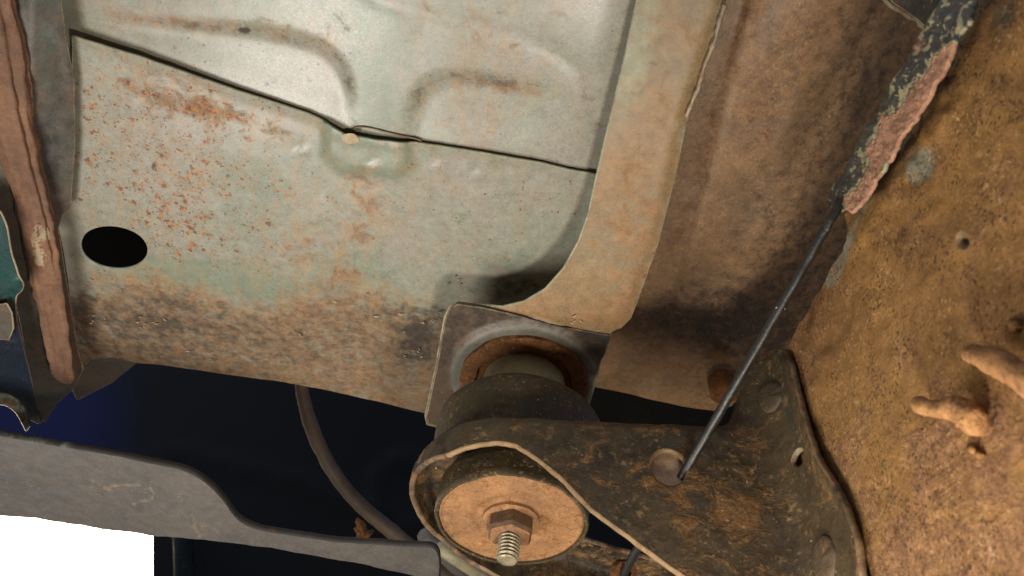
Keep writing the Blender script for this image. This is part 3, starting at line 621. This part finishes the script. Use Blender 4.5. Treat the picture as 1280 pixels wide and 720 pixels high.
wash = [(rd * .96, zz + .0048), (rd * 1.0, zz + .004), (rd * 1.012, zz + .0012), (rd * 1.0, zz + .0002), (rd * .975, zz - .0002), (rd * .955, zz + .0004), (rd * .93, zz + .0005), (rd * .8, zz + .0001), (rd * .62, zz), (rd * .565, zz), (rd * .54, zz + .0004), (rd * .50, zz + .0013), (rd * .45, zz + .0016), (rd * .42, zz + .0010), (rd * .40, zz + .0010), (.004, zz + .0010)]
lathe('lower_washer', wash, CP(0), DISC, n=128, parent=bm_, dis=.00028)
# nut: six flats, standing proud of the washer
def nut(cz, r, h, mat):
    V = []; Fc = []; prof = [(1.0, 0), (1.0, -h * .82), (.90, -h), (.42, -h)]; off = math.radians(88)
    for (k, dz) in prof:
        for i in range(36):
            a = 2 * math.pi * i / 36; s = math.pi / 3; aa = ((a - off) % s) - s / 2; hexr = math.cos(s / 2) / math.cos(aa)
            rr = r * k * (hexr if k > .5 else 1); V.append((rr * math.cos(a), rr * math.sin(a), cz + dz))
    for j in range(3):
        for i in range(36): Fc.append((j * 36 + i, (j + 1) * 36 + i, (j + 1) * 36 + (i + 1) % 36, j * 36 + (i + 1) % 36))
    me = mkmesh('nut', np.array(V) + np.array([AX[0], AX[1], 0]), Fc, [mat, DISC], [0] * 72 + [1] * 36, smooth=[False] * len(Fc)); 
    import bmesh
    b = bmesh.new(); b.from_mesh(me); bmesh.ops.recalc_face_normals(b, faces=b.faces); b.to_mesh(me); b.free()
    return link('nut', me, bm_)
nut(zz + .0012, rm(31, 665), .0098, NUT)
lathe('nut_washer', [(rm(36, 655), zz + .0012), (rm(36, 655), zz - .0006), (rm(33, 655), zz - .001), (.004, zz - .001)], CP(0), DISC, parent=bm_, dis=.0002)
# bolt end with a cut thread
def bolt():
    V = []; Fc = []; n = 40; z0 = zz - .007; z1 = zc(701); R0 = rm(14.2, 695); pitch = .00175; rows = 90
    for j in range(rows):
        z = z0 + (z1 - z0) * j / (rows - 1)
        for i in range(n):
            ph = ((z / pitch) + i / n) % 1.0; tri = abs(ph - .5) * 2; prof = min(1, max(0, (tri - .15) / .6)); e = sstep(z1, z1 + .0012, z) * 1.0
            rr = R0 * (1 - .17 * prof) - (1 - e) * R0 * .12; a = 2 * math.pi * i / n; V.append((rr * math.cos(a), rr * math.sin(a), z))
    for j in range(rows - 1):
        for i in range(n): Fc.append((j * n + i, j * n + (i + 1) % n, (j + 1) * n + (i + 1) % n, (j + 1) * n + i))
    for (k, dz) in ((.78, -.0003), (.55, 0.0001), (.01, .0004)):
        st = len(V)
        for i in range(n):
            a = 2 * math.pi * i / n; V.append((R0 * k * math.cos(a), R0 * k * math.sin(a), z1 + dz + .0002 * noise.noise(Vector((math.cos(a) * 3 * k, math.sin(a) * 3 * k, 5)))))
        for i in range(n): Fc.append((st - n + i, st - n + (i + 1) % n, st + (i + 1) % n, st + i))
    me = mkmesh('bolt', np.array(V) + np.array([AX[0], AX[1], 0]), Fc, [STEEL]); import bmesh
    b = bmesh.new(); b.from_mesh(me); bmesh.ops.recalc_face_normals(b, faces=b.faces); b.to_mesh(me); b.free()
    return link('bolt', me, bm_)
bolt()

# ------------------------------------------------------------------ brake line and its flaking sleeve
pH = bmap(np.array([hq])) [0]; _, dH = proj(pH)
pt = lambda px, py, d: ray(np.array([float(px), float(py)])) * d
d_top = proj(onplane(np.array([1052., 262.]), RT + RN * .010, RN))[1]
bl = thing('brake_line', tuple(pt(1045, 262, d_top)), 'thin black brake line running from a flaking sleeve through the bracket hole', 'brake line')
ctrl = [pt(1052, 250, d_top), pt(1040, 272, d_top), pt(1010, 325, d_top + (dH - d_top) * .17), pt(950, 428, d_top + (dH - d_top) * .5), pt(895, 523, d_top + (dH - d_top) * .8), pt(846, 606, dH + .004), pt(797, 686, dH + .028), pt(780, 718, dH + .040), pt(774, 738, dH + .046)]
tube('pipe', catmull(ctrl, 10), np.interp(np.linspace(0, 1, 81), [0, .1, 1], [.0016, .0018, .0020]), LINE, n=20, parent=bl, dis=.0003, dscale=220)
def sleeve_pt(px, py, out): return onplane(np.array([float(px), float(py)]), RT + RN * out, RN)
STRIP = weathered('tarry_flaked_strip', '#303537', '#45463e', teal='#9c9472', rust='#c89a78', rust2='#a8745a', dark='#16181a', rough=.5, bump=1.0, chips=.7, blot=120, patt=.9, mott=.5, teal0=-.06)
SV = [(1222, -90), (1196, -40), (1178, 0), (1166, 20), (1148, 50), (1130, 84), (1108, 118), (1090, 152), (1072, 184), (1058, 212), (1040, 236), (1036, 252), (1048, 266), (1056, 260), (1066, 264), (1078, 250), (1100, 216), (1122, 180), (1142, 148), (1175, 95), (1200, 44), (1214, 26), (1222, -20), (1240, -90)]
PKP = catmull([(1199, 52), (1216, 26), (1190, 72), (1150, 138), (1110, 202), (1080, 256), (1066, 268), (1060, 252), (1076, 228), (1086, 206), (1088, 184), (1104, 152), (1122, 138), (1140, 112), (1150, 98), (1176, 66)], 5, True).tolist()
def sv_mask(v, P):
    d = sdist(v, PKP) + 5 * fbm(P, 160, 3); n1 = fbm(P, 230, 3); tp = blob(v, 1150, 58, 9, 12)
    return np.stack([1.1 * sstep(-1.5, 1.5, d) + .7 * tp, .9 * np.exp(-((d + 1.5) / 2.2) ** 2) + .9 * sstep(.12, .3, n1) * (d < -3), .5 * blob(v, 1192, 42, 5, 16, 25) + .35 * sstep(.1, .35, -n1), 0 * d], -1)
sheet('flaking_sleeve', SV, lambda v: onplane(v, RT + RN * .0095, RN), 2.6, [STRIP, STRIP], relief=lambda v, P: .0009 * fbm(P, 120, 4) + .0005 * fbm(P, 420, 3) + .0006 * (1 - sstep(-1.5, 1.5, sdist(v, PKP))), wob=.9, parent=bl, thick=.0016, maskf=sv_mask)
# clip that holds the line under the bracket
c_ = pt(780, 716, dH + .044)
lathe('line_clip', [(.0022, .003), (.0055, .003), (.006, .001), (.006, -.002), (.0045, -.003), (.0022, -.003)], c_, RUSTRING, n=32, parent=bl, axis=(.2, -.8, -.5), dis=.0005)
# ------------------------------------------------------------------ small bolt head seen in the gap behind the line
lathe('bolt_head', [(.0001, -.003), (.006, -.003), (.0078, -.001), (.0082, .003), (.0082, .012), (.0001, .012)], U(np.array([905., 492.]), .33), RUSTRING, n=32, dis=.0006, axis=(0, 0, 1),
      label='round rusty bolt head in the dark gap behind the brake line', cat='bolt head')

# ------------------------------------------------------------------ left: folded seam, stained bracket, teal body skin
lb = thing('side_bracket', tuple(U(np.array([60., 300.]), .315)), 'dark stained bracket with a rounded pink brown rust ridge at the upper left edge', 'side bracket')
LBO = [(-120, -120), (72, -120), (76, 0), (82, 50), (92, 100), (93, 180), (87, 262), (78, 268), (72, 285), (84, 360), (97, 440), (103, 462), (92, 486), (70, 505), (56, 528), (48, 520), (40, 480), (20, 380), (-120, 340)]
def lb_mask(v, P):
    x, y = v[:, 0], v[:, 1]
    return np.stack([.3 * blob(v, 35, 100, 14, 60) + .35 * blob(v, 85, 420, 18, 60) + .25 * blob(v, 70, 300, 20, 60), .5 * blob(v, 60, 60, 22, 120) + .3 * blob(v, 20, 10, 20, 40), .30 * blob(v, 62, 190, 18, 90) + .2, 0 * x], -1)
sheet('bracket_plate', LBO, lambda v: U(v, .322 + .00018 * np.clip(v[:, 0] - 40, 0, 60)), 6, [LEFTB, EDGE], maskf=lb_mask, relief=lambda v, P: .0010 * fbm(P, 40, 3) + .0016 * np.exp(-(dline(v, [(22, 20), (28, 90), (30, 120)]) / 5) ** 2) + .001 * np.exp(-(dline(v, [(70, 40), (80, 55), (88, 100)]) / 3) ** 2), parent=lb, thick=.0015)
rp = catmull([(-30, -60), (-8, 40), (8, 120), (26, 200), (46, 275), (58, 340), (68, 400), (78, 455), (82, 478)], 8)
rr_ = np.interp(np.linspace(0, 1, len(rp)), [0, .3, .55, .75, .93, 1], [.0115, .0100, .0085, .0072, .0062, .0022])
tube('rust_ridge', U(rp, .3185), rr_, RIDGE, n=48, parent=lb, dis=.0014, dscale=70, flat=(0, 0, 1), groove=.32)
# bare chipped patch on the ridge
sheet('chipped_patch', [(32, 286), (48, 280), (60, 284), (66, 300), (62, 330), (54, 338), (44, 330), (36, 310)], lambda v: U(v, .3142 + .00001 * (v[:, 0] - 48) ** 2), 3, [EDGE, RIDGE], relief=lambda v, P: .0008 * np.array([noise.noise(Vector((q[0] * .5, q[1] * .05, 1))) for q in v]), wob=1.5, parent=lb, thick=.0006,
      maskf=lambda v, P: np.stack([.25 + .5 * np.array([noise.noise(Vector((q[0] * .45, q[1] * .04, 4))) for q in v]), 0 * v[:, 0], 0 * v[:, 0], 0 * v[:, 0]], -1))
ts = thing('body_skin_panel', tuple(U(np.array([20., 450.]), .305)), 'teal painted body skin with bright cut edges at the left edge', 'body panel')
tealA = catmull([(-2, 266), (6, 285), (12, 318), (20, 340), (28, 354), (26, 364), (18, 374), (19, 400), (26, 430), (34, 462), (42, 496), (50, 530)], 6).tolist()
sheet('outer_skin', [(-120, 240)] + tealA + [(46, 531), (30, 520), (4, 500), (-120, 500)], lambda v: U(v, .300 + .0012 * np.sin(v[:, 1] / 30)), 5, [TEAL, EDGE], wob=.6, parent=ts, thick=.0011, rim=1.6,
      relief=lambda v, P: .002 * blob(v, 18, 352, 12, 10) - .001 * np.exp(-(dline(v, tealA) / 12) ** 2), maskf=lambda v, P: np.stack([.5 * blob(v, 8, 400, 20, 30), 0 * v[:, 0], .9 * sstep(370, 430, v[:, 1]) + .15 + .25 * sstep(5, -20, v[:, 0]) , 0 * v[:, 0]], -1))
sheet('inner_skin', [(-120, 380), (-20, 385), (8, 380), (14, 392), (16, 410), (10, 425), (2, 424), (-120, 430)], lambda v: U(v, .2955 + 0 * v[:, 0]), 5, [LEFTB, EDGE], parent=ts, thick=.001, rim=1.6)
lipc = catmull([(-60, 488), (0, 494), (14, 498), (25, 508), (32, 522), (36, 532)], 8)
lo = lipc.tolist() + (lipc[::-1] + np.array([-6, 12]) * np.linspace(.6, 1, len(lipc))[:, None]).tolist()
sheet('curled_lip', lo, lambda v: U(v, .294 + 0 * v[:, 0]), 4, [EDGE, TEAL], parent=ts, thick=.002, rim=1.2, maskf=lambda v, P: np.stack([.2 + 0 * v[:, 0], .6 + 0 * v[:, 0], .25 + 0 * v[:, 0], 0 * v[:, 0]], -1))

# ------------------------------------------------------------------ lower frame plate
FP = [(-120, 520)] + catmull([(-60, 533), (0, 545), (60, 556), (130, 568), (190, 580), (225, 588), (252, 600), (276, 622), (292, 645), (310, 658), (340, 666), (390, 674), (450, 680), (520, 684), (540, 686), (547, 694), (549, 708)], 6).tolist() + [(548, 728), (520, 720), (440, 703), (340, 685), (280, 677), (190, 669), (120, 660), (45, 648), (0, 645), (-120, 640)]
def fp_mask(v, P):
    loop = catmull([(135, 612), (145, 606), (165, 606), (185, 609), (193, 617), (188, 624), (172, 627), (167, 631)], 5)
    l2 = [(110, 598), (125, 608), (140, 613)]; l3 = [(240, 645), (245, 660), (250, 672)]
    d = np.minimum(np.minimum(dline(v, loop), dline(v, l2)), dline(v, l3))
    return np.stack([.95 * np.exp(-(d / 1.6) ** 2) + .3 * blob(v, 255, 662, 20, 14) + .1 * sstep(200, 320, v[:, 0]), .35 * sstep(200, 60, v[:, 0]), .15 * blob(v, 120, 640, 80, 12) + .1 * blob(v, 40, 600, 30, 12), .2 + 0 * v[:, 0]], -1)
fpl = sheet('frame_plate', FP, lambda v: U(v, .262 + 0 * v[:, 0]), 4.5, [MEMB, DRIM], maskf=fp_mask, wob=.25, thick=.0042, relief=lambda v, P: .0006 * fbm(P, 50, 3), rim=.6,
      label='flat grey dusty frame plate with an S-shaped upper edge across the lower left', cat='frame plate')

# ------------------------------------------------------------------ hose in the dark opening
hp = catmull([(366, 440), (376, 478), (382, 510), (394, 546), (414, 586), (440, 620), (472, 650), (506, 678), (540, 705), (580, 735)], 8)
tube('hose', U(hp, np.linspace(.405, .315, len(hp))), np.linspace(.0049, .0056, len(hp)), HOSE, n=24, dis=.0006, dscale=80,
     label='brown dusty hose curving down through the dark opening left of the mount', cat='hose')
bd = []
for k, (px, py) in enumerate(((446, 650), (452, 658), (456, 664), (448, 668), (462, 668), (455, 674), (444, 660))):
    q = U(np.array([px * 1., py]), .36); bd.append(q)
tube('dried_mud', np.array(bd), [.0018, .0035, .003, .0036, .003, .003, .001], HOSE if False else RUSTRING, n=12, dis=.0022, dscale=160, label='rusty brown crust clinging beside the hose above the frame plate', cat='rust crust')
# pale pipes below the cup
tube('pale_pipe', U(np.array([(548., 684.), (580., 706.), (620., 732.), (660., 760.)]), .30), .0042, SPACER, n=20, dis=.0002, label='pale cream pipe end passing low behind the bracket cup', cat='pipe')
tube('grey_pipe', U(np.array([(530., 668.), (570., 708.), (600., 738.)]), .325), .0060, MEMB, n=20, dis=.0003, label='short dull grey pipe between the frame plate and the bracket cup', cat='pipe')

# ------------------------------------------------------------------ inner body panel far behind, its darkness and blue haze painted in
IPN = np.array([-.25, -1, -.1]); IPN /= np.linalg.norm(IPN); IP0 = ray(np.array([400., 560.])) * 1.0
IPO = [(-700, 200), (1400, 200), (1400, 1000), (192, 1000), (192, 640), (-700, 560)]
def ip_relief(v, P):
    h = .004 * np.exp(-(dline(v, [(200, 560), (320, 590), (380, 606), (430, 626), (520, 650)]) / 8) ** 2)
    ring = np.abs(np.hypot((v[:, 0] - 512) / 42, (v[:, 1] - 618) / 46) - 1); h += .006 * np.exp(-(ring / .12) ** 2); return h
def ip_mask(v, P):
    return np.stack([.25 * sstep(330, 480, v[:, 0]), .85 * sstep(330, -20, v[:, 0]), .75 * sstep(230, 430, v[:, 0]) , 0 * v[:, 0]], -1)  # lens haze painted blue at left, unlit void painted dark at right
sheet('inner_body_panel', IPO, lambda v: onplane(v, IP0, IPN), 14, [VOID, VOID], maskf=ip_mask, relief=ip_relief, thick=.003,
      label='inner body panel far behind the opening, darkness and blue haze painted in', cat='body panel')
tube('door_post', np.array([onplane(np.array([226., 640.]), IP0 + IPN * .03, IPN), onplane(np.array([236., 800.]), IP0 + IPN * .03, IPN)]), .011, POST, n=16, label='dark teal upright post right of the bright daylight opening', cat='post')
